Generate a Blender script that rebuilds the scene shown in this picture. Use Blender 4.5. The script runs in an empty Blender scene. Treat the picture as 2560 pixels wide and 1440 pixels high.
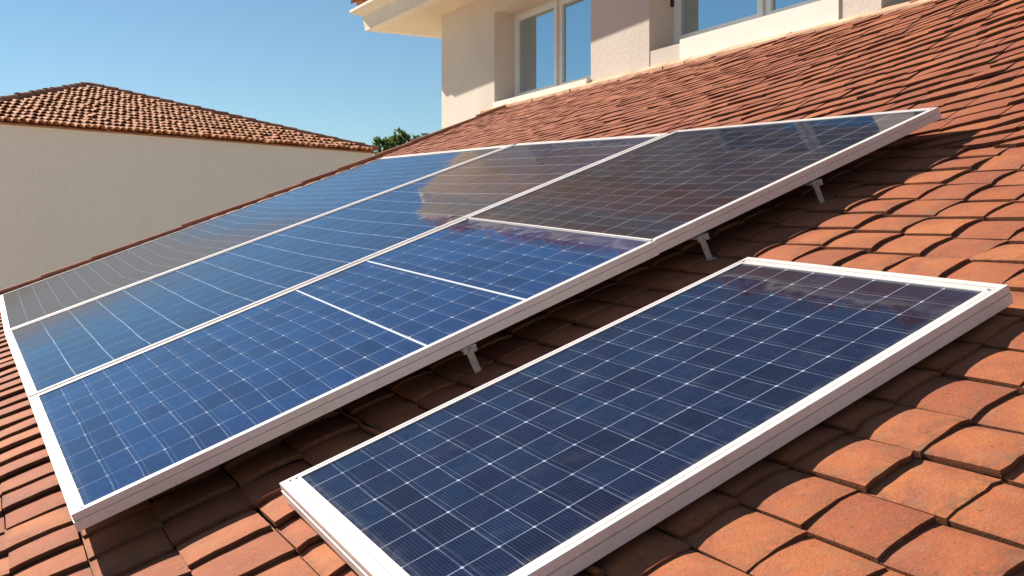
import bpy, math, random
from mathutils import Vector

# ------------------------------------------------------------------ camera, sky, sun, exposure
C = bpy.context.scene.collection
scene = bpy.context.scene
H = 6.5                                    # eye height above the ground
cam_d = bpy.data.cameras.new('camera')
cam = bpy.data.objects.new('camera', cam_d)
C.objects.link(cam)
cam.location = (0, 0, H)
cam.rotation_euler = (math.radians(90), 0, 0)
cam_d.sensor_width = 36.0
cam_d.lens = 36.0 * 2537.2 / 2560.0
cam_d.shift_y = -120.0 / 2560.0
cam_d.clip_end = 6000
cam_d.clip_start = 0.05
scene.camera = cam

TO_SUN = Vector((-1.134, 0.94, 1.0)).normalized()
SUN_EL = math.asin(TO_SUN.z)
SUN_ROT = math.atan2(TO_SUN.x, TO_SUN.y)

world = bpy.data.worlds.new('World')
scene.world = world
world.use_nodes = True
wt = world.node_tree
for n_ in list(wt.nodes):
    wt.nodes.remove(n_)
w_out = wt.nodes.new('ShaderNodeOutputWorld')
w_bg = wt.nodes.new('ShaderNodeBackground')
w_sky = wt.nodes.new('ShaderNodeTexSky')
w_sky.sky_type = 'NISHITA'
w_sky.sun_disc = False
w_sky.sun_elevation = SUN_EL
w_sky.sun_rotation = SUN_ROT
w_sky.altitude = 0
w_sky.air_density = 1.0
w_sky.dust_density = 0.0
w_sky.ozone_density = 3.2
w_bg.inputs['Strength'].default_value = 0.056
w_hs = wt.nodes.new('ShaderNodeHueSaturation')
w_hs.inputs['Saturation'].default_value = 1.0
wt.links.new(w_sky.outputs[0], w_hs.inputs['Color'])
w_tint = wt.nodes.new('ShaderNodeMix'); w_tint.data_type = 'RGBA'; w_tint.blend_type = 'MULTIPLY'
w_tint.inputs[0].default_value = 1.0
w_tint.inputs[7].default_value = (0.86, 0.97, 0.95, 1)
wt.links.new(w_hs.outputs[0], w_tint.inputs[6])
wt.links.new(w_tint.outputs[2], w_bg.inputs['Color'])
wt.links.new(w_bg.outputs[0], w_out.inputs['Surface'])

sun_d = bpy.data.lights.new('sun', 'SUN')
sun_d.energy = 4.9
sun_d.angle = math.radians(0.53)
sun_d.color = (1.0, 0.93, 0.82)
sun = bpy.data.objects.new('sun', sun_d)
C.objects.link(sun)
sun.rotation_euler = TO_SUN.to_track_quat('Z', 'Y').to_euler()

scene.view_settings.view_transform = 'Standard'
scene.view_settings.look = 'None'
scene.view_settings.exposure = 0.85
scene.view_settings.gamma = 1.0

# ------------------------------------------------------------------ frames of reference
F = 2537.2
def W(x, y, z):                            # right / up / forward -> world
    return Vector((x, z, y + H))
D1 = W(0.830986, 0.357543, 0.426176) - W(0, 0, 0)      # up the long side of the array
D2 = W(-0.476135, 0.060960, 0.877257) - W(0, 0, 0)     # across the array
N = W(-0.287677, 0.931905, -0.220895) - W(0, 0, 0)     # roof normal
R = 1.16                                   # eye above the mean tile plane
A_WALL = 5.55                              # where the roof meets the house wall
def plane(a, b, h):
    return Vector((0, 0, H)) + D1 * a + D2 * b + N * (h - R)
def lift(a, b):                            # the roof twists to meet the wall level
    t = max(0.0, (a - 3.6) / (A_WALL - 3.6))
    return (t ** 1.15) * 0.061 * (10.9 - b)
def roof_pt(a, b, h):
    return plane(a, b, h + lift(a, b))

U = Vector((D2.x, D2.y, 0)).normalized()   # along the facade, away from the eye
IN = Vector((-U.y, U.x, 0)) * -1.0         # into the house
if IN.dot(Vector((1, 0, 0))) < 0:
    IN = -IN
_z0 = 6.5
FO = Vector(((2330 - 1280) / F * _z0, _z0, 0))
def fs(px, t=0.0):                         # facade coordinate seen at photo column px on the plane t
    r = Vector(((px - 1280) / F, 1.0, 0))
    o = FO + IN * t
    k = (o.x - r.x * o.y)
    d = (r.x * U.y - U.x)
    return k / d
def fdepth(s, t=0.0):
    return (FO + U * s + IN * t).y
def fy(px, py, t=0.0):
    return (600 - py) / F * fdepth(fs(px, t), t)
def fp(s, t, y):
    p = FO + U * s + IN * t
    return Vector((p.x, p.y, y + H))

# ------------------------------------------------------------------ mesh helpers
class MB:
    def __init__(self):
        self.v = []; self.f = []; self.m = []; self.col = []; self.uv = {}
    def add(self, vs, fs_, mat=0, col=None):
        o = len(self.v)
        self.v += [tuple(p) for p in vs]
        for f in fs_:
            self.f.append(tuple(i + o for i in f)); self.m.append(mat)
        self.col += [col if col else (0.5, 0.5, 0.5, 1.0)] * len(vs)
        return o
    def hexa(self, p, mat=0, col=None):    # p: bottom 4 then top 4, counter-clockwise from above
        self.add(p, [(3, 2, 1, 0), (4, 5, 6, 7), (0, 1, 5, 4), (1, 2, 6, 5), (2, 3, 7, 6), (3, 0, 4, 7)], mat, col)
    def box(self, fn, x0, x1, y0, y1, z0, z1, mat=0, col=None):
        self.hexa([fn(x0, y0, z0), fn(x1, y0, z0), fn(x1, y1, z0), fn(x0, y1, z0),
                   fn(x0, y0, z1), fn(x1, y0, z1), fn(x1, y1, z1), fn(x0, y1, z1)], mat, col)
    def tube(self, pts, r, seg=8, mat=0, col=None):
        rings = []
        for i, p in enumerate(pts):
            p = Vector(p)
            d = (Vector(pts[min(i + 1, len(pts) - 1)]) - Vector(pts[max(i - 1, 0)])).normalized()
            x = d.orthogonal().normalized(); y = d.cross(x)
            rr = r[i] if isinstance(r, (list, tuple)) else r
            rings.append([p + (x * math.cos(2 * math.pi * k / seg) + y * math.sin(2 * math.pi * k / seg)) * rr for k in range(seg)])
        vs = [q for g in rings for q in g]
        fs_ = []
        for i in range(len(rings) - 1):
            for k in range(seg):
                fs_.append((i * seg + k, i * seg + (k + 1) % seg, (i + 1) * seg + (k + 1) % seg, (i + 1) * seg + k))
        fs_.append(tuple(range(seg - 1, -1, -1)))
        fs_.append(tuple((len(rings) - 1) * seg + k for k in range(seg)))
        self.add(vs, fs_, mat, col)
    def build(self, name, mats, parent=None, smooth=False, recalc=False):
        me = bpy.data.meshes.new(name)
        me.from_pydata(self.v, [], self.f)
        if not isinstance(mats, (list, tuple)):
            mats = [mats]
        for m in mats:
            me.materials.append(m)
        me.polygons.foreach_set('material_index', self.m)
        if smooth:
            me.polygons.foreach_set('use_smooth', [True] * len(self.f))
        ca = me.color_attributes.new('tint', 'FLOAT_COLOR', 'POINT')
        flat = [c for q in self.col for c in q]
        ca.data.foreach_set('color', flat)
        me.update()
        if recalc:
            import bmesh
            bm = bmesh.new(); bm.from_mesh(me)
            bmesh.ops.recalc_face_normals(bm, faces=bm.faces)
            bm.to_mesh(me); bm.free()
        o = bpy.data.objects.new(name, me)
        C.objects.link(o)
        if parent is not None:
            o.parent = parent
        return o

def thing(name, label, cat, group=None):
    o = bpy.data.objects.new(name, None)
    C.objects.link(o)
    o.empty_display_size = 0.2
    o['label'] = label; o['category'] = cat
    if group:
        o['group'] = group
    return o
def tag(o, label, cat, group=None):
    o['label'] = label; o['category'] = cat
    if group:
        o['group'] = group
    return o

# ------------------------------------------------------------------ material helpers
def new_mat(name):
    m = bpy.data.materials.new(name)
    m.use_nodes = True
    nt = m.node_tree
    b = nt.nodes['Principled BSDF']
    return m, nt, b
def nd(nt, kind, **kw):
    n = nt.nodes.new(kind)
    for k, v in kw.items():
        setattr(n, k, v)
    return n
def mathn(nt, op, a, b=None, c=None):
    n = nt.nodes.new('ShaderNodeMath'); n.operation = op
    for i, x in enumerate((a, b, c)):
        if x is None:
            continue
        if isinstance(x, (int, float)):
            n.inputs[i].default_value = x
        else:
            nt.links.new(x, n.inputs[i])
    return n.outputs[0]
def noise(nt, vec, scale, detail=4, rough=0.55):
    n = nt.nodes.new('ShaderNodeTexNoise')
    n.inputs['Scale'].default_value = scale
    n.inputs['Detail'].default_value = detail
    n.inputs['Roughness'].default_value = rough
    if vec is not None:
        nt.links.new(vec, n.inputs['Vector'])
    return n
def ramp(nt, fac, stops):
    n = nt.nodes.new('ShaderNodeValToRGB')
    cr = n.color_ramp
    while len(cr.elements) < len(stops):
        cr.elements.new(0.5)
    for e, (p, c) in zip(cr.elements, stops):
        e.position = p
        e.color = c if len(c) == 4 else (*c, 1)
    nt.links.new(fac, n.inputs[0])
    return n.outputs[0]
def mix(nt, fac, a, b, mode='MIX'):
    n = nt.nodes.new('ShaderNodeMix'); n.data_type = 'RGBA'; n.blend_type = mode
    for i, x in ((0, fac), (6, a), (7, b)):
        if isinstance(x, (int, float)):
            n.inputs[i].default_value = x
        elif isinstance(x, tuple):
            n.inputs[i].default_value = x if len(x) == 4 else (*x, 1)
        else:
            nt.links.new(x, n.inputs[i])
    return n.outputs[2]
def bump(nt, h, strength, dist, normal_in):
    n = nt.nodes.new('ShaderNodeBump')
    n.inputs['Strength'].default_value = strength
    n.inputs['Distance'].default_value = dist
    nt.links.new(h, n.inputs['Height'])
    nt.links.new(n.outputs[0], normal_in)
    return n

def clay(name, ca, cb, stain, grime, sc=1.0):
    m, nt, b = new_mat(name)
    tc = nd(nt, 'ShaderNodeTexCoord')
    at = nd(nt, 'ShaderNodeAttribute', attribute_name='tint')
    sep = nd(nt, 'ShaderNodeSeparateColor')
    nt.links.new(at.outputs['Color'], sep.inputs[0])
    ob = tc.outputs['Object']
    base = mix(nt, sep.outputs[0], ca, cb)
    old = mix(nt, 1.0, base, (0.80, 0.72, 0.88), 'MULTIPLY')
    base = mix(nt, mathn(nt, 'SUBTRACT', 1.0, at.outputs['Alpha']), base, old)
    n1 = noise(nt, ob, 7.0 * sc, 5, 0.6)
    f1 = ramp(nt, n1.outputs[0], [(0.42, (0, 0, 0)), (0.7, (1, 1, 1))])
    base = mix(nt, mathn(nt, 'MULTIPLY', f1, 0.75), base, stain)
    n2 = noise(nt, ob, 160.0 * sc, 3, 0.7)
    f2 = ramp(nt, n2.outputs[0], [(0.3, (0.72, 0.72, 0.72)), (0.65, (1.1, 1.1, 1.1))])
    base = mix(nt, 0.8, base, f2, 'MULTIPLY')
    # old dirt along the tile's rim (green channel of the tint: 1 at the rim)
    n3 = noise(nt, ob, 38.0 * sc, 5, 0.7)
    g = mathn(nt, 'MULTIPLY', sep.outputs[1], ramp(nt, n3.outputs[0], [(0.40, (0, 0, 0)), (0.62, (1, 1, 1))]))
    base = mix(nt, mathn(nt, 'MULTIPLY', g, 0.75), base, grime)
    base = mix(nt, mathn(nt, 'MULTIPLY', sep.outputs[2], 0.85), base, tuple(0.55 * c for c in grime))  # blue channel: edge dirt together with painted gap shade
    n5 = noise(nt, ob, 19.0 * sc, 6, 0.75)
    base = mix(nt, mathn(nt, 'MULTIPLY', ramp(nt, n5.outputs[0], [(0.52, (0, 0, 0)), (0.72, (1, 1, 1))]), 0.38), base, (0.30, 0.20, 0.13))
    n4 = noise(nt, ob, 55.0 * sc, 2, 0.5)
    sp = ramp(nt, n4.outputs[0], [(0.66, (0, 0, 0)), (0.74, (1, 1, 1))])
    base = mix(nt, mathn(nt, 'MULTIPLY', sp, 0.55), base, grime)
    nt.links.new(base, b.inputs['Base Color'])
    b.inputs['Roughness'].default_value = 0.85
    b.inputs['Specular IOR Level'].default_value = 0.25
    hh = mathn(nt, 'ADD', n2.outputs[0], mathn(nt, 'MULTIPLY', n3.outputs[0], 1.5))
    bump(nt, hh, 0.35, 0.004 / sc, b.inputs['Normal'])
    return m

M = {}
M['tile'] = clay('terracotta_tile', (0.35, 0.100, 0.042), (0.47, 0.155, 0.058), (0.26, 0.078, 0.046), (0.085, 0.052, 0.030))
M['cap'] = clay('verge_clay', (0.40, 0.15, 0.085), (0.52, 0.23, 0.13), (0.32, 0.12, 0.08), (0.12, 0.08, 0.05))
M['barrel'] = clay('barrel_clay', (0.64, 0.26, 0.11), (0.76, 0.36, 0.17), (0.50, 0.19, 0.10), (0.12, 0.055, 0.035), 0.3)

def plain(name, col, rough=0.6, spec=0.3, metal=0.0, nscale=None, namt=0.12, bumpd=None):
    m, nt, b = new_mat(name)
    b.inputs['Roughness'].default_value = rough
    b.inputs['Specular IOR Level'].default_value = spec
    b.inputs['Metallic'].default_value = metal
    if nscale:
        tc = nd(nt, 'ShaderNodeTexCoord')
        n1 = noise(nt, tc.outputs['Object'], nscale, 5, 0.6)
        lo = tuple(c * (1 - namt) for c in col); hi = tuple(min(1, c * (1 + namt)) for c in col)
        nt.links.new(ramp(nt, n1.outputs[0], [(0.3, lo), (0.7, hi)]), b.inputs['Base Color'])
        if bumpd:
            bump(nt, n1.outputs[0], 0.4, bumpd, b.inputs['Normal'])
    else:
        b.inputs['Base Color'].default_value = (*col, 1)
    return m
def stucco(name, col, grain, depth, var=0.1):
    m, nt, b = new_mat(name)
    tc = nd(nt, 'ShaderNodeTexCoord')
    big = noise(nt, tc.outputs['Object'], 0.5, 4, 0.6)
    fine = noise(nt, tc.outputs['Object'], grain, 4, 0.7)
    lo = tuple(c * (1 - var) for c in col); hi = tuple(c * (1 + var * 0.5) for c in col)
    base = ramp(nt, big.outputs[0], [(0.3, lo), (0.7, hi)])
    base = mix(nt, 0.5, base, ramp(nt, fine.outputs[0], [(0.35, (0.86, 0.85, 0.84)), (0.62, (1.0, 1.0, 1.0))]), 'MULTIPLY')
    nt.links.new(base, b.inputs['Base Color'])
    b.inputs['Roughness'].default_value = 0.92
    b.inputs['Specular IOR Level'].default_value = 0.15
    bump(nt, fine.outputs[0], 0.55, depth, b.inputs['Normal'])
    return m
M['stucco'] = stucco('cream_stucco', (0.69, 0.605, 0.525), 38.0, 0.008)
M['render'] = stucco('pale_render', (0.90, 0.785, 0.69), 12.0, 0.004, 0.03)
M['soffit'] = plain('soffit_paint', (0.76, 0.64, 0.48), 0.8, 0.2, 0, 1.2, 0.05)
M['cornice'] = plain('cornice_paint', (0.78, 0.70, 0.60), 0.75, 0.2, 0, 3.0, 0.06)
M['sill'] = plain('sill_stone', (0.80, 0.76, 0.68), 0.7, 0.25, 0, 6.0, 0.05)
M['mortar'] = plain('mortar_flashing', (0.60, 0.38, 0.25), 0.9, 0.1, 0, 5.0, 0.30, 0.01)
M['upvc'] = plain('window_frame_white', (0.74, 0.73, 0.71), 0.4, 0.4)
M['interior'] = plain('dim_room', (0.10, 0.085, 0.07), 0.9, 0.1)
M['curtain'] = plain('curtain_cloth', (0.35, 0.31, 0.25), 0.9, 0.1, 0, 14.0, 0.2)
M['deck'] = plain('roof_deck', (0.05, 0.03, 0.022), 0.95, 0.1, 0, 9.0, 0.3)
M['black'] = plain('black_plastic', (0.02, 0.02, 0.02), 0.5, 0.4)
M['steel'] = plain('dull_steel', (0.40, 0.35, 0.31), 0.6, 0.4, 0.25, 60.0, 0.2)
M['back'] = plain('panel_backsheet', (0.03, 0.03, 0.033), 0.7, 0.2)
M['bark'] = plain('bark', (0.12, 0.085, 0.06), 0.95, 0.1, 0, 6.0, 0.3, 0.03)

def alu():
    m, nt, b = new_mat('white_frame')
    tc = nd(nt, 'ShaderNodeTexCoord')
    n1 = noise(nt, tc.outputs['Object'], 3.0, 5, 0.65)
    n2 = noise(nt, tc.outputs['Object'], 70.0, 4, 0.7)
    c = ramp(nt, n1.outputs[0], [(0.3, (0.66, 0.595, 0.575)), (0.7, (0.77, 0.71, 0.68))])
    d = ramp(nt, n2.outputs[0], [(0.55, (1, 1, 1)), (0.76, (0.62, 0.56, 0.48))])
    nt.links.new(mix(nt, 0.6, c, d, 'MULTIPLY'), b.inputs['Base Color'])
    b.inputs['Roughness'].default_value = 0.42
    b.inputs['Specular IOR Level'].default_value = 0.4
    return m
M['alu'] = alu()
M['bus'] = plain('busbar_ribbon', (0.62, 0.66, 0.70), 0.35, 0.4)

def glass_mat():
    m, nt, b = new_mat('window_glass')
    b.inputs['Base Color'].default_value = (0.42, 0.55, 0.62, 1)
    b.inputs['Roughness'].default_value = 0.02
    b.inputs['Metallic'].default_value = 0.92
    tc = nd(nt, 'ShaderNodeTexCoord')
    n1 = noise(nt, tc.outputs['Object'], 1.2, 2)
    bump(nt, n1.outputs[0], 0.15, 0.01, b.inputs['Normal'])
    return m
M['glass'] = glass_mat()

def cell_mat(name, pa, pb, la, lb, wa, wb, dot, dbl, grey_reflection=None, ior=1.38, tone=(1, 1, 1), wave=0.014):
    """UV is in metres. pa/pb: cell pitch along/across; la/lb line strength; wa/wb line half width."""
    m, nt, b = new_mat(name)
    uv = nd(nt, 'ShaderNodeUVMap', uv_map='cells')
    # slightly wavering print
    wob = noise(nt, uv.outputs[0], 2.2, 2)
    sub = nd(nt, 'ShaderNodeVectorMath', operation='SUBTRACT')
    nt.links.new(wob.outputs['Color'], sub.inputs[0]); sub.inputs[1].default_value = (0.5, 0.5, 0.5)
    sca = nd(nt, 'ShaderNodeVectorMath', operation='SCALE'); sca.inputs['Scale'].default_value = wave
    nt.links.new(sub.outputs[0], sca.inputs[0])
    add = nd(nt, 'ShaderNodeVectorMath', operation='ADD')
    nt.links.new(uv.outputs[0], add.inputs[0]); nt.links.new(sca.outputs[0], add.inputs[1])
    sx = nd(nt, 'ShaderNodeSeparateXYZ'); nt.links.new(add.outputs[0], sx.inputs[0])
    u, v = sx.outputs[0], sx.outputs[1]
    cu, cv = mathn(nt, 'DIVIDE', u, pa), mathn(nt, 'DIVIDE', v, pb)
    def edge(c, pitch):                    # distance in metres to the nearest grid line
        f = mathn(nt, 'FRACT', c)
        d = mathn(nt, 'MINIMUM', f, mathn(nt, 'SUBTRACT', 1.0, f))
        return mathn(nt, 'MULTIPLY', d, pitch)
    eu, ev = edge(cu, pa), edge(cv, pb)
    strv = noise(nt, uv.outputs[0], 9.0, 3, 0.6)
    var = ramp(nt, strv.outputs[0], [(0.3, (0.35, 0.35, 0.35)), (0.65, (1, 1, 1))])
    lu = mathn(nt, 'MULTIPLY', mathn(nt, 'LESS_THAN', eu, wa), la)
    lv = mathn(nt, 'MULTIPLY', mathn(nt, 'LESS_THAN', ev, wb), lb)
    line = mathn(nt, 'MULTIPLY', mathn(nt, 'MAXIMUM', lu, lv), var)
    if dbl > 0:                            # second fainter ribbon beside each cross line
        f = mathn(nt, 'FRACT', cu)
        d2 = mathn(nt, 'ABSOLUTE', mathn(nt, 'SUBTRACT', f, 0.16))
        l2 = mathn(nt, 'MULTIPLY', mathn(nt, 'LESS_THAN', mathn(nt, 'MULTIPLY', d2, pa), wa * 0.7), dbl)
        line = mathn(nt, 'MAXIMUM', line, mathn(nt, 'MULTIPLY', l2, var))
    if dot > 0:
        dd = mathn(nt, 'LESS_THAN', mathn(nt, 'ADD', eu, ev), dot)
        line = mathn(nt, 'MAXIMUM', line, mathn(nt, 'MULTIPLY', dd, var))
    # cell to cell tint
    cell = nd(nt, 'ShaderNodeCombineXYZ')
    nt.links.new(mathn(nt, 'FLOOR', cu), cell.inputs[0]); nt.links.new(mathn(nt, 'FLOOR', cv), cell.inputs[1])
    wn = nd(nt, 'ShaderNodeTexWhiteNoise'); nt.links.new(cell.outputs[0], wn.inputs['Vector'])
    base = ramp(nt, wn.outputs['Value'], [(0.0, (0.010, 0.016, 0.050)), (0.5, (0.012, 0.024, 0.075)), (1.0, (0.012, 0.034, 0.095))])
    base = mix(nt, 1.0, base, tone, 'MULTIPLY')
    # crystalline mottling and fine fingers
    vo = nd(nt, 'ShaderNodeTexVoronoi'); vo.inputs['Scale'].default_value = 42.0
    nt.links.new(uv.outputs[0], vo.inputs['Vector'])
    sv = nd(nt, 'ShaderNodeSeparateColor'); nt.links.new(vo.outputs['Color'], sv.inputs[0])
    base = mix(nt, 0.5, base, ramp(nt, sv.outputs[0], [(0, (0.65, 0.65, 0.7)), (1, (1.3, 1.25, 1.2))]), 'MULTIPLY')
    ff = mathn(nt, 'FRACT', mathn(nt, 'DIVIDE', u, 0.0085))
    fing = mathn(nt, 'LESS_THAN', ff, 0.16)
    base = mix(nt, mathn(nt, 'MULTIPLY', fing, mathn(nt, 'MULTIPLY', var, 0.16)), base, (0.20, 0.26, 0.40))
    base = mix(nt, line, base, (0.50, 0.55, 0.68))
    gr = noise(nt, uv.outputs[0], 26.0, 5, 0.7)
    s9 = nd(nt, 'ShaderNodeSeparateXYZ'); nt.links.new(uv.outputs[0], s9.inputs[0])
    near = mathn(nt, 'SUBTRACT', 1.0, mathn(nt, 'MINIMUM', 1.0, mathn(nt, 'DIVIDE', mathn(nt, 'MINIMUM', s9.outputs[1], s9.outputs[0]), 0.035)))
    gm = mathn(nt, 'MULTIPLY', near, ramp(nt, gr.outputs[0], [(0.38, (0, 0, 0)), (0.62, (1, 1, 1))]))
    wmk = noise(nt, add.outputs[0], 4.5, 6, 0.75)
    gm = mathn(nt, 'ADD', mathn(nt, 'MULTIPLY', gm, 0.22), mathn(nt, 'MULTIPLY', ramp(nt, wmk.outputs[0], [(0.55, (0, 0, 0)), (0.75, (1, 1, 1))]), 0.07))
    base = mix(nt, gm, base, (0.27, 0.25, 0.22))
    coat = 1.0
    if grey_reflection:                               # grey wall reflection painted into the colour, ragged edge: (u0, u1, v0, v1, amount)
        u0, u1, v0, v1, am = grey_reflection
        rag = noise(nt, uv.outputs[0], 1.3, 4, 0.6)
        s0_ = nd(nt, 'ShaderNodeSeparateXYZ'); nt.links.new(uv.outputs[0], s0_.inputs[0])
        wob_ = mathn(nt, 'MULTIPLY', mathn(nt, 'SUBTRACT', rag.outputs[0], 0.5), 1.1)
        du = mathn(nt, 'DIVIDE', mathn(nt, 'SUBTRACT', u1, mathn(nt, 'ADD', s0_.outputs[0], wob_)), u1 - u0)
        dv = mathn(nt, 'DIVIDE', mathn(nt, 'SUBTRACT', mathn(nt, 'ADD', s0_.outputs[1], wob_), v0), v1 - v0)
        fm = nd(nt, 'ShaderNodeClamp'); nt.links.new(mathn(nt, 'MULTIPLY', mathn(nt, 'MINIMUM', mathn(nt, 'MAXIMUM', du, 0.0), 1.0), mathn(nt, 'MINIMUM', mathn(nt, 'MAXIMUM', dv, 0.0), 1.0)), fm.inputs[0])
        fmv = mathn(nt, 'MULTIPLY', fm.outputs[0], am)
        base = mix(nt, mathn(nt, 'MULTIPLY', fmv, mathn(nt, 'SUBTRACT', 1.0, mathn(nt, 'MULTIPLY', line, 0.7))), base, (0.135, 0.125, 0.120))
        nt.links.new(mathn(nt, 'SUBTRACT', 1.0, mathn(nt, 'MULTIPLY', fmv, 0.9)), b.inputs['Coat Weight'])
    nt.links.new(base, b.inputs['Base Color'])
    b.inputs['Roughness'].default_value = 0.45
    b.inputs['Specular IOR Level'].default_value = 0.0
    if not grey_reflection:
        b.inputs['Coat Weight'].default_value = coat
    b.inputs['Coat IOR'].default_value = ior
    dust = noise(nt, uv.outputs[0], 5.0, 5, 0.7)
    nt.links.new(ramp(nt, dust.outputs[0], [(0.35, (0.03, 0.03, 0.03)), (0.75, (0.07, 0.07, 0.07))]), b.inputs['Coat Roughness'])
    wav = noise(nt, uv.outputs[0], 3.0, 2)
    bump(nt, wav.outputs[0], 0.25, 0.006, b.inputs['Coat Normal'])
    return m

# ------------------------------------------------------------------ ground
def ground_mat():
    m, nt, b = new_mat('dry_ground')
    tc = nd(nt, 'ShaderNodeTexCoord')
    n1 = noise(nt, tc.outputs['Object'], 0.08, 6, 0.6)
    n2 = noise(nt, tc.outputs['Object'], 3.0, 5, 0.7)
    c = ramp(nt, n1.outputs[0], [(0.40, (0.40, 0.32, 0.22)), (0.7, (0.20, 0.19, 0.09))])
    nt.links.new(mix(nt, 0.5, c, ramp(nt, n2.outputs[0], [(0.3, (0.6, 0.6, 0.6)), (0.7, (1.1, 1.1, 1.1))]), 'MULTIPLY'), b.inputs['Base Color'])
    b.inputs['Roughness'].default_value = 1.0
    return m
g = MB()
g.add([(-2500, -2500, 0), (2500, -2500, 0), (2500, 2500, 0), (-2500, 2500, 0)], [(0, 1, 2, 3)])
go = g.build('ground', ground_mat())
go['kind'] = 'structure'

# ------------------------------------------------------------------ the house
house = thing('house', 'cream stuccoed house with white windows above a brown clay tiled roof carrying the solar panels', 'house')
rnd = random.Random(7)

# tiled lower roof
B_VERGE = 10.15
cols = []
x = -3.4
while x < 0.80:
    cols.append(x); x += (0.30 if x < -0.55 else 0.225) * rnd.uniform(0.90, 1.10)
x = 0.80
A_SPLIT = 3.62                             # above this line the courses run along the house wall
while x < A_SPLIT + 0.1:
    cols.append(x); x += 0.1695 * rnd.uniform(0.97, 1.03)
rows = []
y = -2.6
while y < B_VERGE - 0.05:
    rows.append(y); y += 0.203 * rnd.uniform(0.96, 1.04)
rows.append(B_VERGE + 0.02)

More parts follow.
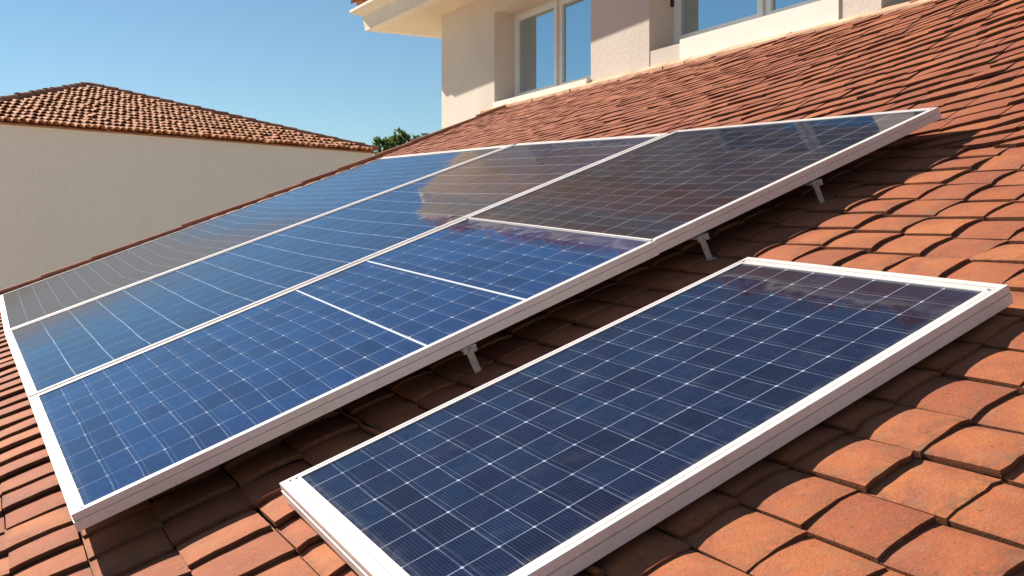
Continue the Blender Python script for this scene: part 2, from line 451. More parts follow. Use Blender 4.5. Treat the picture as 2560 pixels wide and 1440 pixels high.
def build_tiles():
    mb = MB()
    r = random.Random(11)
    na, nb = 6, 3
    for i in range(len(cols) - 1):
        shift = r.uniform(-0.012, 0.012) if cols[i] > 0.8 else r.uniform(-0.05, 0.05)
        a0, a1 = cols[i], cols[i + 1]
        rws = rows
        for j in range(len(rws) - 1):
            b0, b1 = rws[j] + shift, rws[j + 1] + shift
            long_ = a0 < 0.8
            ga = (0.0008 if long_ else 0.0025) + r.uniform(0, 0.002)
            gb = 0.004 + r.uniform(0, 0.004)
            step = (0.016 if long_ else (0.0105 if a0 < 3.4 else 0.0095)) * r.uniform(0.75, 1.3)
            bul = (0.0022 if a0 < 0.35 else 0.0068) * r.uniform(0.75, 1.2)
            dz = r.gauss(0, 0.0016)
            ta, tb = r.gauss(0, 0.0018), r.gauss(0, 0.002)
            lap = 0.022
            ja0, ja1, jb0 = r.gauss(0, 0.0022), r.gauss(0, 0.0022), r.gauss(0, 0.0045)
            chip = [r.uniform(0.006, 0.020) if r.random() < 0.16 else 0.0 for _c in range(na + 1)]
            if r.random() < 0.05:
                jb0 -= r.uniform(0.006, 0.014); dz += 0.002   # a slipped tile
            wear = r.uniform(0.0, 1.0)
            tint = min(1, max(0, r.gauss(0.5, 0.36)))
            red = min(1.0, max(0.0, (a0 - 2.3) / 2.2)) * r.uniform(0.75, 1.0) + (r.uniform(0.2, 0.7) if r.random() < 0.16 else 0.0)
            red = 1.0 - min(1.0, red)      # alpha channel: 1 fresh, 0 old red-brown batch
            th = 0.017
            top = []; tc_ = []
            for q in range(nb + 1):
                for p in range(na + 1):
                    fp_, fq = p / na, q / nb
                    A = a0 + ga + ja0 + (a1 - a0 - 2 * ga + ja1 - ja0) * fp_
                    Bq = b0 + gb + jb0 * (1 - fq) * (0.6 + 0.4 * math.sin(7 * fp_ + i)) + (b1 + lap - b0 - gb) * fq
                    # chipped nose
                    z = step * (1 - fq * (1.0 + lap / (b1 - b0))) + bul * (4 * fp_ * (1 - fp_)) ** 0.8 - 0.004 + dz
                    z += 0.005 * (1 - fp_) + ta * (fp_ - 0.5) * 2 + tb * (fq - 0.5)
                    if q == 0:
                        z -= 0.0012
                        Bq += r.gauss(0, 0.0008) + (chip[p] * 0.8 if p in (0, na) else chip[p] * 0.22)
                    if p in (0, na):
                        z -= 0.0012
                    top.append(roof_pt(A, Bq, z))
                    rim = 1.0 if (q == 0 or p in (0,)) else (0.35 if p == na else 0.0)
                    tc_.append((tint, rim * wear, 0, red))
            n_ = na + 1
            o = len(mb.v)
            mb.v += [tuple(v) for v in top]
            mb.col += tc_
            F_ = []
            for q in range(nb):
                for p in range(na):
                    F_.append((q * n_ + p, q * n_ + p + 1, (q + 1) * n_ + p + 1, (q + 1) * n_ + p))
            # crusted edges: nose and both sides, with the gaps' shade painted in
            def edge_strip(idx, dirt_and_shade):
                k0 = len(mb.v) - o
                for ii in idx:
                    mb.v.append(tuple(top[ii])); mb.col.append((tint, 0.5, dirt_and_shade * 0.6, red))
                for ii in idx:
                    mb.v.append(tuple(top[ii] - N * th)); mb.col.append((tint, 0.8, dirt_and_shade, red))
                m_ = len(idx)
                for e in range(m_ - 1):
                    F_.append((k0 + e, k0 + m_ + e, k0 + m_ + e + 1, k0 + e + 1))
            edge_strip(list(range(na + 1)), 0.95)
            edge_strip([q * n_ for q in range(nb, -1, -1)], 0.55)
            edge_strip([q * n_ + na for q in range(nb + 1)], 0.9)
            for f in F_:
                mb.f.append(tuple(k + o for k in f)); mb.m.append(0)
    # upper courses, laid at a slant to the lower ones and nearly along the wall
    c = -2.4
    while c < A_WALL:
        pit = 0.102 * r.uniform(0.88, 1.12)
        def arow(cc, b_):
            m_ = 0.42 - 0.20 * min(1.0, max(0.0, (cc - 2.5) / 2.6))
            return cc + m_ * (B_VERGE - b_)
        b_ = -2.6 + r.uniform(0, 0.2)
        while b_ < B_VERGE - 0.02:
            L = 0.20 * r.uniform(0.7, 1.3)
            b2 = min(b_ + L, B_VERGE + 0.02)
            am = arow(c, (b_ + b2) / 2)
            if A_SPLIT - pit * 0.6 < am < A_WALL:
                far = min(1.0, max(0.0, (b_ - 3.5) / 5.0))
                step = (0.0135 - 0.0080 * far) * r.uniform(0.7, 1.35); dz = abs(r.gauss(0, 0.0035 - 0.0012 * far)); tz = r.gauss(0, 0.003)
                nose = r.gauss(0, 0.006); skew = r.gauss(0, 0.006)
                tint = min(1, max(0, r.gauss(0.5, 0.36))); red = min(1.0, max(0.0, r.gauss(0.25, 0.22)))
                na_, nq = 4, 2
                o = len(mb.v); top = []
                for q_ in range(nq + 1):
                    for p_ in range(na_ + 1):
                        fp_, fq = p_ / na_, q_ / nq
                        Bq = b_ + 0.002 + (b2 - b_ - 0.004) * fp_
                        A = arow(c, Bq) + (nose + skew * (fp_ - 0.5) * 2) * (1 - fq) + (pit + 0.02) * fq
                        A = min(max(A, A_SPLIT - 0.02), A_WALL + 0.03)
                        z = 0.004 + step * (1 - fq * 1.2) + dz + tz * (fp_ - 0.5) + 0.0022 * (4 * fp_ * (1 - fp_)) - (0.001 if q_ == 0 else 0)
                        if q_ == 0: A += r.gauss(0, 0.0015)
                        top.append(roof_pt(A, Bq, z))
                        mb.v.append(tuple(top[-1])); mb.col.append((tint, (0.8 if q_ == 0 else 0.1) * r.random(), 0, red))
                F_ = []
                n_ = na_ + 1
                for q_ in range(nq):
                    for p_ in range(na_):
                        F_.append((q_ * n_ + p_ + 1, q_ * n_ + p_, (q_ + 1) * n_ + p_, (q_ + 1) * n_ + p_ + 1))
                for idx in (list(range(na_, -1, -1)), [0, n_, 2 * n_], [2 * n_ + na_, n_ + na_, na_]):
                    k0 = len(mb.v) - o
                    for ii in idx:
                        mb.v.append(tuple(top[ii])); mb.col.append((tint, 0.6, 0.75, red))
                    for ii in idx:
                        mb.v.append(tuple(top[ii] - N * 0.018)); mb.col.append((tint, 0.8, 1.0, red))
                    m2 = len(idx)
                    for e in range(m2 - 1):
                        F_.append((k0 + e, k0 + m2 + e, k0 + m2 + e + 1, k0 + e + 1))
                for f in F_:
                    mb.f.append(tuple(k + o for k in f)); mb.m.append(0)
            b_ = b2
        c += pit
    for _ in range(420):
        i = r.randrange(len(cols) - 1)
        A = cols[i] + r.gauss(0.004, 0.006) if r.random() < 0.6 else r.uniform(cols[i], cols[i + 1])
        j = r.randrange(len(rows) - 1)
        Bq = rows[j] + r.gauss(-0.006, 0.008) if r.random() < 0.7 else r.uniform(rows[j], rows[j + 1])
        if not (0.6 < A < 3.2 and 0.5 < Bq < 3.2):
            continue
        for _k in range(r.randint(1, 5)):
            s_ = r.uniform(0.0015, 0.0045)
            c_ = roof_pt(A + r.gauss(0, 0.012), Bq + r.gauss(0, 0.008), r.uniform(0.000, 0.006))
            ax = [D1 * s_ * r.uniform(0.6, 1.6), D2 * s_ * r.uniform(0.6, 1.6), N * s_ * r.uniform(0.5, 1.0)]
            pale = r.random() < 0.4
            mb.add([c_ + ax[0], c_ + ax[1], c_ - ax[0], c_ - ax[1], c_ + ax[2], c_ - ax[2]],
                   [(0, 1, 4), (1, 2, 4), (2, 3, 4), (3, 0, 4), (1, 0, 5), (2, 1, 5), (3, 2, 5), (0, 3, 5)], 0,
                   (1.0, 0, 0, 1) if pale else (0.2, 1, 0.5, 0.5))
    return mb
roof = build_tiles().build('roof', M['tile'], house)

mb = MB()                                  # the boarded deck under the tiles
seg = 24
for i in range(seg):
    a0 = -3.4 + (A_WALL + 3.4) * i / seg; a1 = -3.4 + (A_WALL + 3.4) * (i + 1) / seg
    vs = []
    for h in (-0.14, -0.026):
        for (A, B_) in ((a0, -2.6), (a1, -2.6), (a1, B_VERGE), (a0, B_VERGE)):
            vs.append(roof_pt(A, B_, h))
    mb.hexa(vs)
mb.build('roof_deck', M['deck'], roof)

def half_round(mb, p0, p1, up, r0, r1, seg=8, thick=0.012, mat=0, col=(0.5, 0, 0, 1), arc=math.pi):
    p0, p1, up = Vector(p0), Vector(p1), Vector(up).normalized()
    d = (p1 - p0).normalized(); side = d.cross(up).normalized(); up = side.cross(d)
    ring = []
    for p, r_ in ((p0, r0), (p1, r1)):
        for rr in (r_, r_ - thick):
            for k in range(seg + 1):
                t = (math.pi - arc) / 2 + arc * k / seg
                ring.append(p + side * math.cos(t) * rr + up * math.sin(t) * rr)
    n = seg + 1
    fs_ = []
    for k in range(seg):
        fs_.append((k, k + 1, 2 * n + k + 1, 2 * n + k))
        fs_.append((n + k + 1, n + k, 3 * n + k, 3 * n + k + 1))
        fs_.append((k + 1, k, n + k, n + k + 1))
        fs_.append((2 * n + k, 2 * n + k + 1, 3 * n + k + 1, 3 * n + k))
    fs_.append((0, 2 * n, 3 * n, n)); fs_.append((seg, n + seg, 3 * n + seg, 2 * n + seg))
    o = mb.add(ring, fs_, mat, col)

mb = MB()                                  # rounded clay capping along the verge
a = -3.4
while a < A_WALL - 0.1:
    L = 0.42 * rnd.uniform(0.9, 1.1)
    a1 = min(a + L, A_WALL - 0.02)
    zz = rnd.gauss(0, 0.0025)
    half_round(mb, roof_pt(a - 0.03, B_VERGE + rnd.gauss(0, 0.004), 0.006 + zz), roof_pt(a1, B_VERGE + rnd.gauss(0, 0.004), 0.001 + zz), N,
               0.044, 0.038, 8, 0.009, 0, (rnd.random(), 0.3 * rnd.random(), 0, 1))
    a = a1
mb.build('verge_capping', M['cap'], roof, smooth=False)

# walls under the roof, down to the ground
mb = MB()
def col_pt(a_, b_, zz):
    p = roof_pt(a_, b_, -0.14)
    return Vector((p.x, p.y, zz if zz is not None else p.z))
foot = [(-3.0, -2.2), (A_WALL, -2.2), (A_WALL, B_VERGE - 0.25), (-3.0, B_VERGE - 0.25)]
vs = [col_pt(A, B_, -0.3) for A, B_ in foot] + [col_pt(A, B_, None) for A, B_ in foot]
mb.add(vs, [(0, 1, 5, 4), (1, 2, 6, 5), (2, 3, 7, 6), (3, 0, 4, 7)])
mb.build('lower_wall', M['render'], house, recalc=True)

# facade
S_C = fs(1104)                             # far corner of the house
S_R = -3.0                                 # continues out of the picture
Y_SOF = 2.894
Y_G = -H - 0.3
s_p1 = fs(1236); s_p2a = fs(1477); s_p2b = fs(1623); s_p3a = fs(2100); s_p3b = fs(2203)
def find_t(s, px):
    lo, hi = 0.0, 2.0
    for _ in range(50):
        t = (lo + hi) / 2
        p = FO + U * s + IN * t
        if 1280 + F * p.x / p.y < px: lo = t
        else: hi = t
    return lo
T1 = find_t(s_p1, 1286)
T2 = T1 * 1.0
Y_HEAD = fy(1236, 30)
Y_SILL1 = fy(1300, 258, T1)
mb = MB()
def fbox(s0, s1, t0, t1, y0, y1, mat=0):
    mb.box(lambda a_, b_, c_: fp(a_, b_, c_), s0, s1, t0, t1, y0, y1, mat)
TB = 0.75                                  # wall depth
fbox(s_p1, S_C, 0, TB, Y_G, Y_SOF)
fbox(s_p2b, s_p2a, 0, TB, Y_G, Y_SOF)
fbox(s_p3b, s_p3a, 0, TB, Y_G, Y_SOF)
Y_SILL2 = fy(1738, 112, T1)
for (sa, sb, ys) in ((s_p2a, s_p1, Y_SILL1), (s_p3a, s_p2b, Y_SILL2)):
    fbox(sa, sb, 0, TB, Y_HEAD, Y_SOF)     # lintel
    fbox(sa, sb, 0.005, TB, Y_G, ys - 0.03)
fbox(S_R, s_p3b, T1 + 0.15, TB, Y_G, Y_SOF)     # recessed wall beyond the last pier
# the house body behind
fbox(S_R, S_C, TB, 8.0, Y_G, Y_SOF)
mb.build('wall', M['stucco'], house)

# windows
def window(sa, sb, t, y0, y1, mull, name='window', handle=False, parts=None):
    """outer frame with two sashes, two panes, a sill and the dim room behind."""
    fw = 0.05
    m1 = MB()
    q = lambda a_, b_, c_: fp(a_, b_, c_)
    m1.box(q, sa, sb, t, t + 0.10, y1 - fw, y1)
    m1.box(q, sa, sb, t, t + 0.10, y0, y0 + fw)
    m1.box(q, sb - fw, sb, t, t + 0.10, y0 + fw, y1 - fw)
    m1.box(q, sa, sa + fw, t, t + 0.10, y0 + fw, y1 - fw)
    w = m1.build(name, M['upvc'], house)
    edges = [sb - fw, mull, sa + fw]
    for k in range(2):
        hi, lo = edges[k], edges[k + 1]
        sw = 0.065
        off = -0.012 if k == 0 else 0.014
        m2 = MB()
        t0, t1 = t + off, t + 0.06 + off
        m2.box(q, lo, hi, t0, t1, y1 - fw - sw, y1 - fw - 0.004)
        m2.box(q, lo, hi, t0, t1, y0 + fw + 0.004, y0 + fw + sw)
        m2.box(q, hi - sw, hi - 0.004, t0, t1, y0 + fw + sw, y1 - fw - sw)
        m2.box(q, lo + 0.004, lo + sw, t0, t1, y0 + fw + sw, y1 - fw - sw)
        m2.build('sash', M['upvc'], w)
        m3 = MB()
        m3.box(q, lo + sw, hi - sw, t0 + 0.028, t0 + 0.036, y0 + fw + sw, y1 - fw - sw)
        m3.build('pane', M['glass'], w)
    if handle:
        m5 = MB()
        m5.box(q, sb - 0.028, sb - 0.012, t - 0.03, t, y0 + 0.40, y0 + 0.47)
        m5.build('latch', M['black'], w)
    return w
Y_TOP1 = Y_HEAD + 0.02
mull1 = fs(1394, T1)
w1 = window(s_p2a - 0.02, s_p1 + 0.01, T1, Y_SILL1, Y_TOP1, mull1)
w1['label'] = 'half hidden window with narrow white mullion beside the far corner pier'
mull2 = fs(1909, T1)
Y_SILL2 = fy(1738, 112, T1)
w2 = window(s_p3a - 0.01, s_p2b + 0.01, T1, Y_SILL2, Y_TOP1, mull2, handle=True)
w2['label'] = 'wide white window cut by the top of the picture'
q = lambda a_, b_, c_: fp(a_, b_, c_)
m4 = MB(); m4.box(q, s_p2a + 0.003, s_p1 - 0.06, -0.05, T1 + 0.001, Y_SILL1 - 0.075, Y_SILL1 - 0.004)
m4.build('sill', M['sill'], w1)
m4 = MB(); m4.box(q, s_p3a + 0.003, fs(1702), -0.012, T1 + 0.001, 1.49, Y_SILL2 - 0.004)
m4.build('sill', M['sill'], w2)

# mortar flashing where the tiles meet the wall
mb = MB()
s = -1.6
while s < s_p1 - 0.12:
    L = rnd.uniform(0.25, 0.45)
    def base_at(s_):
        p = FO + U * s_
        b_ = (Vector((p.x, p.y, 0)) - Vector((0, 0, 0))).dot(U) / math.hypot(D2.x, D2.y)
        return p
    y0 = 1.525
    d0, d1_ = rnd.uniform(0.085, 0.10), rnd.uniform(0.085, 0.10)
    hh = rnd.uniform(0.040, 0.052)
    vs = [fp(s, -d0, y0 - 0.10), fp(s + L, -d1_, y0 - 0.10), fp(s + L, 0.015, y0 - 0.10), fp(s, 0.015, y0 - 0.10),
          fp(s, -d0, y0 - 0.012), fp(s + L, -d1_, y0 - 0.012), fp(s + L, 0.015, y0 + hh), fp(s, 0.015, y0 + hh)]
    mb.hexa(vs)
    s += L
mb.build('flashing', M['mortar'], house, recalc=True)

# eaves
OV_F, OV_S = 0.56, 1.28
eave = MB()
def ovf(s_):                              # the eaves narrow a little towards the right
    return OV_F - 0.026 * (S_C - min(s_, S_C + 0.5))
sE = S_C + OV_S
eave.hexa([fp(S_R, -ovf(S_R), Y_SOF), fp(sE, -ovf(sE), Y_SOF), fp(sE, 8.6, Y_SOF), fp(S_R, 8.6, Y_SOF),
           fp(S_R, -ovf(S_R), Y_SOF + 0.1), fp(sE, -ovf(sE), Y_SOF + 0.1), fp(sE, 8.6, Y_SOF + 0.1), fp(S_R, 8.6, Y_SOF + 0.1)])
ev = eave.build('eave', M['soffit'], house)
prof = [(0.002, -0.012), (0.002, 0.02), (0.03, 0.185), (0.06, 0.205), (0.15, 0.235), (0.165, 0.25), (0.165, 0.285), (-0.15, 0.285), (-0.15, -0.012)]
def cornice():
    mb = MB()
    vs = []
    for o, z in prof:
        vs.append(fp(S_R, -ovf(S_R) - o, Y_SOF + z))
    for o, z in prof:
        vs.append(fp(S_C + OV_S + o, -ovf(sE) - o, Y_SOF + z))
    for o, z in prof:
        vs.append(fp(S_C + OV_S + o, 8.6 + o, Y_SOF + z))
    n = len(prof)
    fs_ = []
    for k in range(2):
        for i in range(n):
            fs_.append((k * n + i, k * n + (i + 1) % n, (k + 1) * n + (i + 1) % n, (k + 1) * n + i))
    mb.add(vs, fs_)
    return mb
cornice().build('cornice', M['cornice'], ev, recalc=True)

def barrel(mb, p0, p1, up, r, rr, seg=6, tint=None):
    half_round(mb, p0, p1, up, r * rr.uniform(0.95, 1.05), r * 0.8, seg, 0.016, 0, (rr.random() if tint is None else tint, 0.25 * rr.random(), 0, 1), math.pi * 0.95)

def tiled_slope(mb, e0, e1, apex0, apex1, pitch_w, expo, r, rr, over=0.1, maxrows=99):
    """barrel tiles on the quad/triangle e0-e1 (eave) to apex0-apex1, eave overhanging"""
    e0, e1, apex0, apex1 = map(Vector, (e0, e1, apex0, apex1))
    x = (e1 - e0); Lx = x.length; x.normalize()
    mid = (apex0 + apex1) / 2
    sl = (mid - e0); sl = sl - x * sl.dot(x); Ls = sl.length; sl.normalize()
    up = x.cross(sl).normalized()
    if up.z < 0: up = -up
    a0, a1 = (apex0 - e0).dot(x), (apex1 - e0).dot(x)
    nrow = int(Ls / expo)
    for i in range(min(nrow + 1, maxrows)):
        s0 = i * expo - over; s1 = s0 + expo + 0.10
        f = max(0, min(1, (i + 0.5) * expo / Ls))
        l, h = a0 * f, Lx + (a1 - Lx) * f
        k = math.floor(l / pitch_w)
        while k * pitch_w < h:
            c = (k + 0.5) * pitch_w
            k += 1
            if c < l + 0.02 or c > h - 0.02:
                continue
            j = rr.gauss(0, 0.012); z = rr.gauss(0, 0.008)
            lo = e0 + x * (c + j) + sl * (s0 + rr.gauss(0, 0.03)) + up * (0.075 + z)
            hi_ = e0 + x * (c + rr.gauss(0, 0.01)) + sl * s1 + up * (0.015 + z)
            barrel(mb, lo, hi_, up, r, rr)
    return up

rr = random.Random(5)
mb = MB()                                  # upper roof of the house: the edge shows above the cornice
oo = 0.06
ev_y = Y_SOF + 0.30
e_a = fp(S_C + OV_S + oo, -ovf(sE) - oo, ev_y); e_b = fp(S_R, -ovf(S_R) - oo, ev_y)
rise = 4.4 * 0.36
ap = fp(S_C + OV_S + oo - 4.4, -OV_F - oo + 4.4, ev_y + rise); apb = fp(S_R, -OV_F - oo + 4.4, ev_y + rise)
e_c = fp(S_C + OV_S + oo, -OV_F - oo + 8.8, ev_y)
tiled_slope(mb, e_b, e_a, apb, ap, 0.20, 0.40, 0.085, rr, 0.07)
tiled_slope(mb, e_a, e_c, ap, ap, 0.20, 0.40, 0.085, rr, 0.07)
e_d = fp(S_R, -OV_F - oo + 8.8, ev_y)
dk = [e_b, e_a, e_c, e_d, ap, apb]
mb.add([v - Vector((0, 0, 0.01)) for v in dk], [(0, 1, 4, 5), (1, 2, 4), (2, 3, 5, 4), (0, 5, 3), (3, 2, 1, 0)], 1)
for k in range(14):
    pa_, pb_ = e_a.lerp(ap, k / 14 - 0.012), e_a.lerp(ap, (k + 1) / 14)
    half_round(mb, pa_ + Vector((0, 0, 0.07)), pb_ + Vector((0, 0, 0.06)), (0, 0, 1), 0.11, 0.095, 7, 0.015, 0, (rr.random(), 0.2, 0, 1))
mb.build('upper_roof', [M['barrel'], M['deck']], house)

# ------------------------------------------------------------------ solar panels
ARRAY_H = R - 1.0
def panel(label, quad, h, fw, fh, mat, group=None, bars=(), nu=None):
    """quad: (a,b) near-left, near-right, far-right, far-left on the panel's top plane; fw: frame widths near, right, far, left"""
    root = thing('solar_panel', label, 'solar panel', group)
    c = [Vector(p) for p in quad]
    ctr = sum(c, Vector((0, 0))) / 4
    root.location = plane(ctr.x, ctr.y, h - fh)
    off = root.location.copy()
    def ring(d, z):
        # inset each side by d*width
        ln = []
        for k in range(4):
            p, q_ = c[k], c[(k + 1) % 4]
            e = (q_ - p).normalized(); nin = Vector((-e.y, e.x))
            ln.append((p + nin * d[k], e))
        out = []
        for k in range(4):
            p, e = ln[k - 1]; p2, e2 = ln[k]
            det = e.x * (-e2.y) + e2.x * e.y
            r_ = p2 - p
            t = (r_.x * (-e2.y) + e2.x * r_.y) / det
            v = p + e * t
            out.append(plane(v.x, v.y, h + z) - off)
        return out
    def uni(x): return [x] * 4
    pr = [(uni(0.004), -fh), (uni(-0.0015), -fh + 0.002), (uni(-0.0015), -0.024), (uni(0.004), -0.0232), (uni(0.004), -0.0218), (uni(0.0005), -0.021), (uni(0.0005), -0.0015), (uni(0.002), 0.0),
          ([w * 0.45 for w in fw], 0.0), ([w * 0.45 + 0.0015 for w in fw], -0.005), ([w * 0.53 for w in fw], -0.005), ([w * 0.53 + 0.001 for w in fw], -0.0008), (fw, -0.0008), (fw, -0.006),
          (fw, -0.014), (uni(0.035), -fh)]
    mb = MB()
    vs = []
    for d, z in pr:
        vs += ring(d, z)
    fs_ = []
    n = len(pr)
    for i in range(n):
        for k in range(4):
            fs_.append((i * 4 + k, i * 4 + (k + 1) % 4, ((i + 1) % n) * 4 + (k + 1) % 4, ((i + 1) % n) * 4 + k))
    mb.add(vs, fs_)
    mb.build('frame', M['alu'], root, recalc=True)
    # screws through the frame near its corners
    for kx in (0, 1, 2, 3):
        nx, pv = c[(kx + 1) % 4], c[kx - 1]
        e1 = (nx - c[kx]).normalized(); e2 = (pv - c[kx]).normalized()
        wn, wp = fw[kx], fw[kx - 1]
        v_ = c[kx] + e1 * (wp * 0.78 + 0.001) + e2 * (wn * 0.78 + 0.001)
        ms = MB()
        p_ = plane(v_.x, v_.y, h - 0.001) - off
        ms.tube([p_, p_ + N * 0.003], 0.0042, 8)
        ms.build('screw', M['steel'], root)
    # laminate: glass over cells, dark back
    mb = MB()
    inset = [w - 0.0006 for w in fw]
    t_, b_ = ring(inset, -0.0045), ring(inset, -0.010)
    mb.add(b_ + t_, [(4, 5, 6, 7), (3, 2, 1, 0)])
    mb.m = [0, 1]
    gl = mb.build('cell_sheet', [mat, M['back']], root)
    uvl = gl.data.uv_layers.new(name='cells')
    wlen = ((c[1] - c[0]).length + (c[2] - c[3]).length) / 2 - fw[1] - fw[3]
    blen = ((c[3] - c[0]).length + (c[2] - c[1]).length) / 2 - fw[0] - fw[2]
    for pl in gl.data.polygons:
        for li in pl.loop_indices:
            vi = gl.data.loops[li].vertex_index % 4
            uvl.data[li].uv = ((0, 0), (wlen, 0), (wlen, blen), (0, blen))[vi]
    for (x0, x1, hw) in bars:              # soldered white ribbon across the panel (a at near edge, a at far edge)
        m2 = MB()
        nb_, fb = c[0].y + fw[0] - 0.0004, c[3].y - fw[2] + 0.0004
        vs = []
        for z in (-0.0048, -0.0028):
            for (A, B_) in ((x0 - hw, nb_), (x0 + hw, nb_), (x1 + hw, fb), (x1 - hw, fb)):
                vs.append(plane(A, B_, h + z) - off)
        m2.hexa(vs)
        m2.build('ribbon', M['bus'], root)
    return root

FH = 0.056
mat_s1 = cell_mat('cells_near_row', 0.0897, 0.1870, 0.45, 0.62, 0.0012, 0.0016, 0.0075, 0.20, None, 1.42, (1.0, 1.25, 1.45))
mat_s1r = cell_mat('cells_right_end', 0.0897, 0.1870, 0.42, 0.65, 0.0012, 0.0017, 0.0, 0.15, None, 1.22, (0.75, 0.62, 0.45))  # darker, browner tone paints the house's dark reflection into the cells
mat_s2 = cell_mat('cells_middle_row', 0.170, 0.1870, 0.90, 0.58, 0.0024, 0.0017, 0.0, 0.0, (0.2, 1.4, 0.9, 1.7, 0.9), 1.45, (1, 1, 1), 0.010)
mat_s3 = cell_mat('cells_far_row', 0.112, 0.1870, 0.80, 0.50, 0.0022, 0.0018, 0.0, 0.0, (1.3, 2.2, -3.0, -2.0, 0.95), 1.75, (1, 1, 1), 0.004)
mat_fp = cell_mat('cells_loose_panel', 0.0910, 0.1235, 0.42, 0.75, 0.0009, 0.0013, 0.0060, 0.22, None, 1.33, (1.0, 0.62, 0.55))

G = 'solar panels of the main array on the tiled roof'
panel('blue solar panel at the lower left of the array, crossed by two thick white ribbons',
      [(-0.092, 3.062), (2.068, 3.085), (2.112, 4.800), (-0.112, 4.780)], ARRAY_H, [0.030, 0.004, 0.030, 0.040], FH, mat_s1, G,
      bars=((1.088, 1.130, 0.0042), (1.493, 1.512, 0.0052)))
panel('dark glossy solar panel at the right end of the array, ending in its highest corner',
      [(2.0715, 3.088), (3.733, 3.108), (3.585, 4.815), (2.1155, 4.803)], ARRAY_H + 0.003, [0.030, 0.034, 0.030, 0.004], FH, mat_s1r, G)
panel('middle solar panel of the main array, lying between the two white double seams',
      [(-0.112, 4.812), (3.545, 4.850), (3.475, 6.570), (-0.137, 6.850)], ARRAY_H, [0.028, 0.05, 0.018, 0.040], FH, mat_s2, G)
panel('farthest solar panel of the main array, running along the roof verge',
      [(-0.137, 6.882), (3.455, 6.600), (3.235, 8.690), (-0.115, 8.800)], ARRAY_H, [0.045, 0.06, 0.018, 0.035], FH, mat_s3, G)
k = 1.076
panel('separate dark blue solar panel lying alone in front of the main array',
      [(0.396 * k, 1.592 * k), (2.029 * k, 1.592 * k), (2.024 * k, 2.526 * k), (0.396 * k, 2.572 * k)], R - k, [0.036 * k, 0.05 * k, 0.026 * k, 0.053 * k], FH * 0.98, mat_fp)

# mounting brackets under the near edge of the array
def bracket(a_, label):
    root = thing('mounting_bracket', label, 'bracket', 'steel brackets under the near edge of the array')
    b_ = 3.088 + 0.006 * a_
    root.location = roof_pt(a_, b_, 0.0)
    off = root.location.copy()
    loc = lambda x_, y_, z_: plane(a_ + x_, b_ + y_, z_) - off
    hb = ARRAY_H - FH
    m1 = MB()                              # leg: two bent flats
    m1.hexa([loc(-0.009, -0.030, 0.006), loc(0.013, -0.030, 0.006), loc(0.013, -0.024, 0.006), loc(-0.009, -0.024, 0.006),
             loc(-0.014, -0.020, hb - 0.012), loc(0.009, -0.020, hb - 0.012), loc(0.009, -0.014, hb - 0.012), loc(-0.014, -0.014, hb - 0.012)])
    m1.hexa([loc(0.013, -0.028, 0.006), loc(0.017, -0.028, 0.006), loc(0.017, -0.005, 0.006), loc(0.013, -0.005, 0.006),
             loc(0.009, -0.018, hb - 0.012), loc(0.013, -0.018, hb - 0.012), loc(0.013, 0.0, hb - 0.012), loc(0.009, 0.0, hb - 0.012)])
    m1.build('leg', M['steel'], root)
    m2 = MB()                              # clamp head gripping the frame's lower lip
    m2.box(loc, -0.026, 0.026, -0.024, 0.030, hb - 0.010, hb - 0.001)
    m2.hexa([loc(-0.028, -0.032, hb - 0.018), loc(0.022, -0.036, hb - 0.022), loc(0.022, -0.026, hb - 0.022), loc(-0.028, -0.026, hb - 0.018),
             loc(-0.022, -0.028, hb + 0.003), loc(0.026, -0.030, hb + 0.001), loc(0.026, -0.026, hb + 0.001), loc(-0.022, -0.026, hb + 0.003)])
    m2.build('clamp', M['steel'], root)
    m3 = MB()
    m3.tube([loc(0.0, -0.034, hb - 0.008), loc(0.0, -0.048, hb - 0.009)], 0.008, 6)
    m3.build('bolt', M['steel'], root)
    m4 = MB()
    m4.box(loc, -0.016, 0.022, -0.045, 0.03, -0.004, 0.007)
    m4.build('foot', M['steel'], root)
    return root
def a_at(px, py):                          # a on the near edge of the array under a photo point
    r = Vector(((px - 1280) / F, 1.0, (600 - py) / F))
    t = -1.0 * 1.02 / r.dot(N)
    return (r * t).dot(D1)
bracket(a_at(1172, 845), 'pale steel bracket under the near edge of the array, the one closest to the camera')
bracket(a_at(1770, 568), 'steel bracket just past the frame joint, behind the top corner of the separate panel')
bracket(a_at(2062, 432), 'small steel bracket highest up, in shadow near the right end of the array')

# ------------------------------------------------------------------ neighbour's house
nb_ = thing('neighbour_house', 'neighbouring plain beige house with a hipped orange barrel tile roof', 'house')
E0 = Vector((-13.3, 26.4, 0)); EX = Vector((0.690, 0.724, 0)).normalized(); EI = Vector((-EX.y, EX.x, 0))
YE = 3.06
s0_, s1_ = -1.67, 12.42
side = s1_ - s0_
def npt(s_, t_, y_):
    p = E0 + EX * s_ + EI * t_
    return Vector((p.x, p.y, y_ + H))
mb = MB()
mb.box(npt, s0_ + 0.10, s1_ - 0.10, 0.10, side - 0.10, -H - 0.3, YE - 0.035)
mb.build('wall', M['render'], nb_)
rr = random.Random(3)
mb = MB()
cor = [npt(s0_, 0, YE), npt(s1_, 0, YE), npt(s1_, side, YE), npt(s0_, side, YE)]
apx = npt((s0_ + s1_) / 2, side / 2, YE + 2.22)
for kk in range(4):
    tiled_slope(mb, cor[kk], cor[(kk + 1) % 4], apx, apx, 0.208, 0.45, 0.110, rr, 0.16)
low = [v - Vector((0, 0, 0.03)) for v in cor]
mb.add([v for v in cor] + [apx] + low, [(0, 1, 4), (1, 2, 4), (2, 3, 4), (3, 0, 4), (5, 6, 1, 0), (6, 7, 2, 1), (7, 8, 3, 2), (8, 5, 0, 3), (8, 7, 6, 5)], 0, (0.1, 0.6, 0, 1))
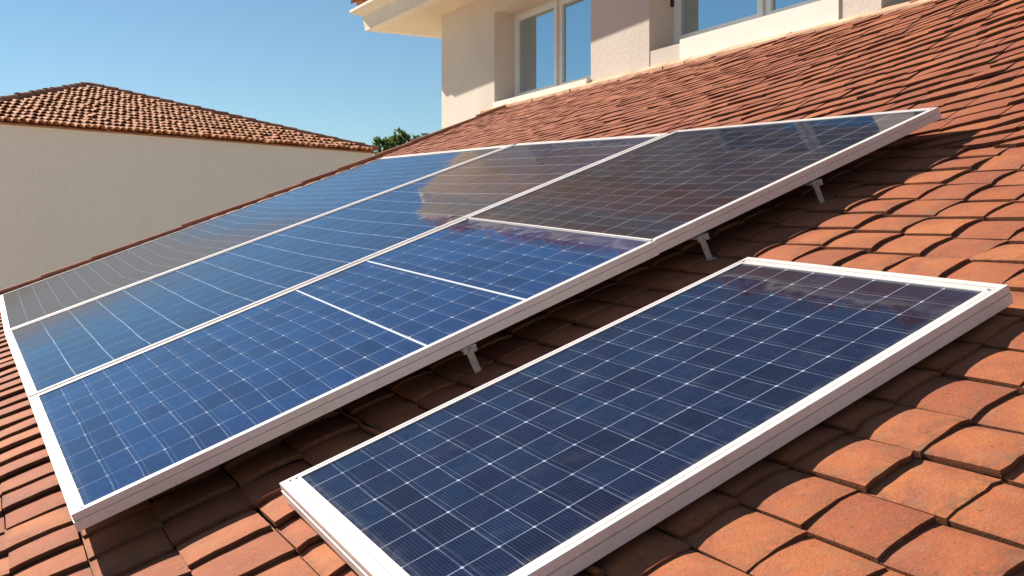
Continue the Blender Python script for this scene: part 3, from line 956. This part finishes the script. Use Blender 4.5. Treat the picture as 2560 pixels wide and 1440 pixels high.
nroof = mb.build('roof', M['barrel'], nb_)
mb = MB()
for kk in range(4):
    m_ = 21
    for i in range(m_):
        p0_, p1_ = cor[kk].lerp(apx, i / m_ - 0.006), cor[kk].lerp(apx, (i + 1) / m_)
        half_round(mb, p0_ + Vector((0, 0, 0.09 + rr.gauss(0, 0.01))), p1_ + Vector((0, 0, 0.075)), (0, 0, 1), 0.135, 0.115, 8, 0.02, 0, (rr.random(), 0.3 * rr.random(), 0, 1))
mb.build('hip_capping', M['cap'], nroof)

# ------------------------------------------------------------------ trees
def leaf_mat(name, a_, b_):
    m, nt, b = new_mat(name)
    at = nd(nt, 'ShaderNodeAttribute', attribute_name='tint')
    sep = nd(nt, 'ShaderNodeSeparateColor'); nt.links.new(at.outputs['Color'], sep.inputs[0])
    col_ = mix(nt, sep.outputs[0], a_, b_)
    nt.links.new(col_, b.inputs['Base Color'])
    b.inputs['Roughness'].default_value = 0.55
    tr = nd(nt, 'ShaderNodeBsdfTranslucent'); nt.links.new(mix(nt, 1.0, col_, (1.3, 1.5, 0.6), 'MULTIPLY'), tr.inputs['Color'])
    ms = nd(nt, 'ShaderNodeMixShader'); ms.inputs[0].default_value = 0.45
    nt.links.new(b.outputs[0], ms.inputs[1]); nt.links.new(tr.outputs[0], ms.inputs[2])
    nt.links.new(ms.outputs[0], nt.nodes['Material Output'].inputs['Surface'])
    return m
M['leaf'] = leaf_mat('leaf_green', (0.045, 0.085, 0.025), (0.18, 0.21, 0.07))
M['leaf2'] = leaf_mat('leaf_dark', (0.03, 0.07, 0.035), (0.10, 0.17, 0.075))
def tree(label, x_, y_, ztop, blobs, lm, rr, dens=1.0, leaf=0.13):
    root = thing('tree', label, 'tree', 'trees behind the roof verge')
    root.location = (x_, y_, 0)
    mb = MB()
    base_top = min(b_[2] for b_ in blobs)
    mb.tube([(0, 0, -0.2), (0.08, 0.05, base_top * 0.5), (0, 0, base_top), (0.05, 0, base_top + 0.8)], [0.28, 0.2, 0.14, 0.06], 10)
    for bx, by, bz, br in blobs:
        mb.tube([(0, 0, base_top * 0.8), (bx * 0.5, by * 0.5, (base_top * 0.8 + bz) * 0.5), (bx, by, bz + br * 0.5)], [0.10, 0.06, 0.02], 6)
    mb.build('trunk', M['bark'], root)
    mb = MB()
    for bx, by, bz, br in blobs:
        nsp = int(95 * dens * br * br * 3)
        for _ in range(nsp):
            while True:
                p = Vector((rr.uniform(-1, 1), rr.uniform(-1, 1), rr.uniform(-1, 1)))
                if 0.25 < p.length < 1: break
            p = Vector((bx, by, bz)) + p * br * rr.uniform(0.75, 1.12)
            # a spray of narrow leaves radiating from a twig tip
            d0 = Vector((rr.gauss(0, 0.5), rr.gauss(0, 0.5), rr.uniform(0.1, 1.0))).normalized()
            t_ = rr.random() ** 1.3
            for _k in range(7):
                d = (d0 + Vector((rr.gauss(0, 0.5), rr.gauss(0, 0.5), rr.gauss(0, 0.45)))).normalized()
                sd = d.cross(Vector((rr.gauss(0, 1), rr.gauss(0, 1), rr.gauss(0, 1)))).normalized()
                L = leaf * rr.uniform(0.8, 1.7); w_ = L * 0.17
                mb.add([p, p + d * L * 0.5 + sd * w_, p + d * L, p + d * L * 0.5 - sd * w_], [(0, 1, 2, 3)], 0, (min(1, max(0, t_ + rr.gauss(0, 0.12))), 0, 0, 1))
    mb.build('crown', lm, root)
    return root
rr = random.Random(21)
def at_px(px, py, d): return ((px - 1280) / F * d, d, (600 - py) / F * d + H)
D = 46.0
def blob(px, py, rpx, cx, dd=0.0):
    p = at_px(px, py, D + dd)
    return (p[0] - cx[0], dd, p[2], rpx / F * D)
cx = at_px(1000, 360, D)
tree('bushy green tree rising behind the roof verge beside the neighbouring house', cx[0], D, 0,
     [blob(1006, 350, 25, cx), blob(988, 362, 27, cx, 0.3), blob(1024, 362, 25, cx, -0.2), blob(966, 370, 22, cx, 0.2), blob(944, 366, 16, cx, 0.1),
      blob(1000, 395, 45, cx), blob(985, 450, 62, cx, 0.4), blob(1030, 440, 50, cx, -0.4), blob(950, 400, 34, cx), blob(1040, 385, 26, cx, 0.5), blob(937, 351, 6, cx), blob(957, 353, 7, cx), blob(997, 330, 7, cx), blob(1040, 352, 10, cx)], M['leaf'], rr, 1.0, 0.15)
D = 52.0
cx = at_px(1066, 345, D)
tree('small dark treetop peeping over the verge right beside the house corner', cx[0], D, 0,
     [blob(1064, 337, 9, cx), blob(1052, 356, 13, cx, 0.2), blob(1076, 346, 6, cx), blob(1078, 368, 14, cx), blob(1064, 385, 26, cx), blob(1066, 430, 40, cx)], M['leaf2'], rr, 1.0, 0.15)
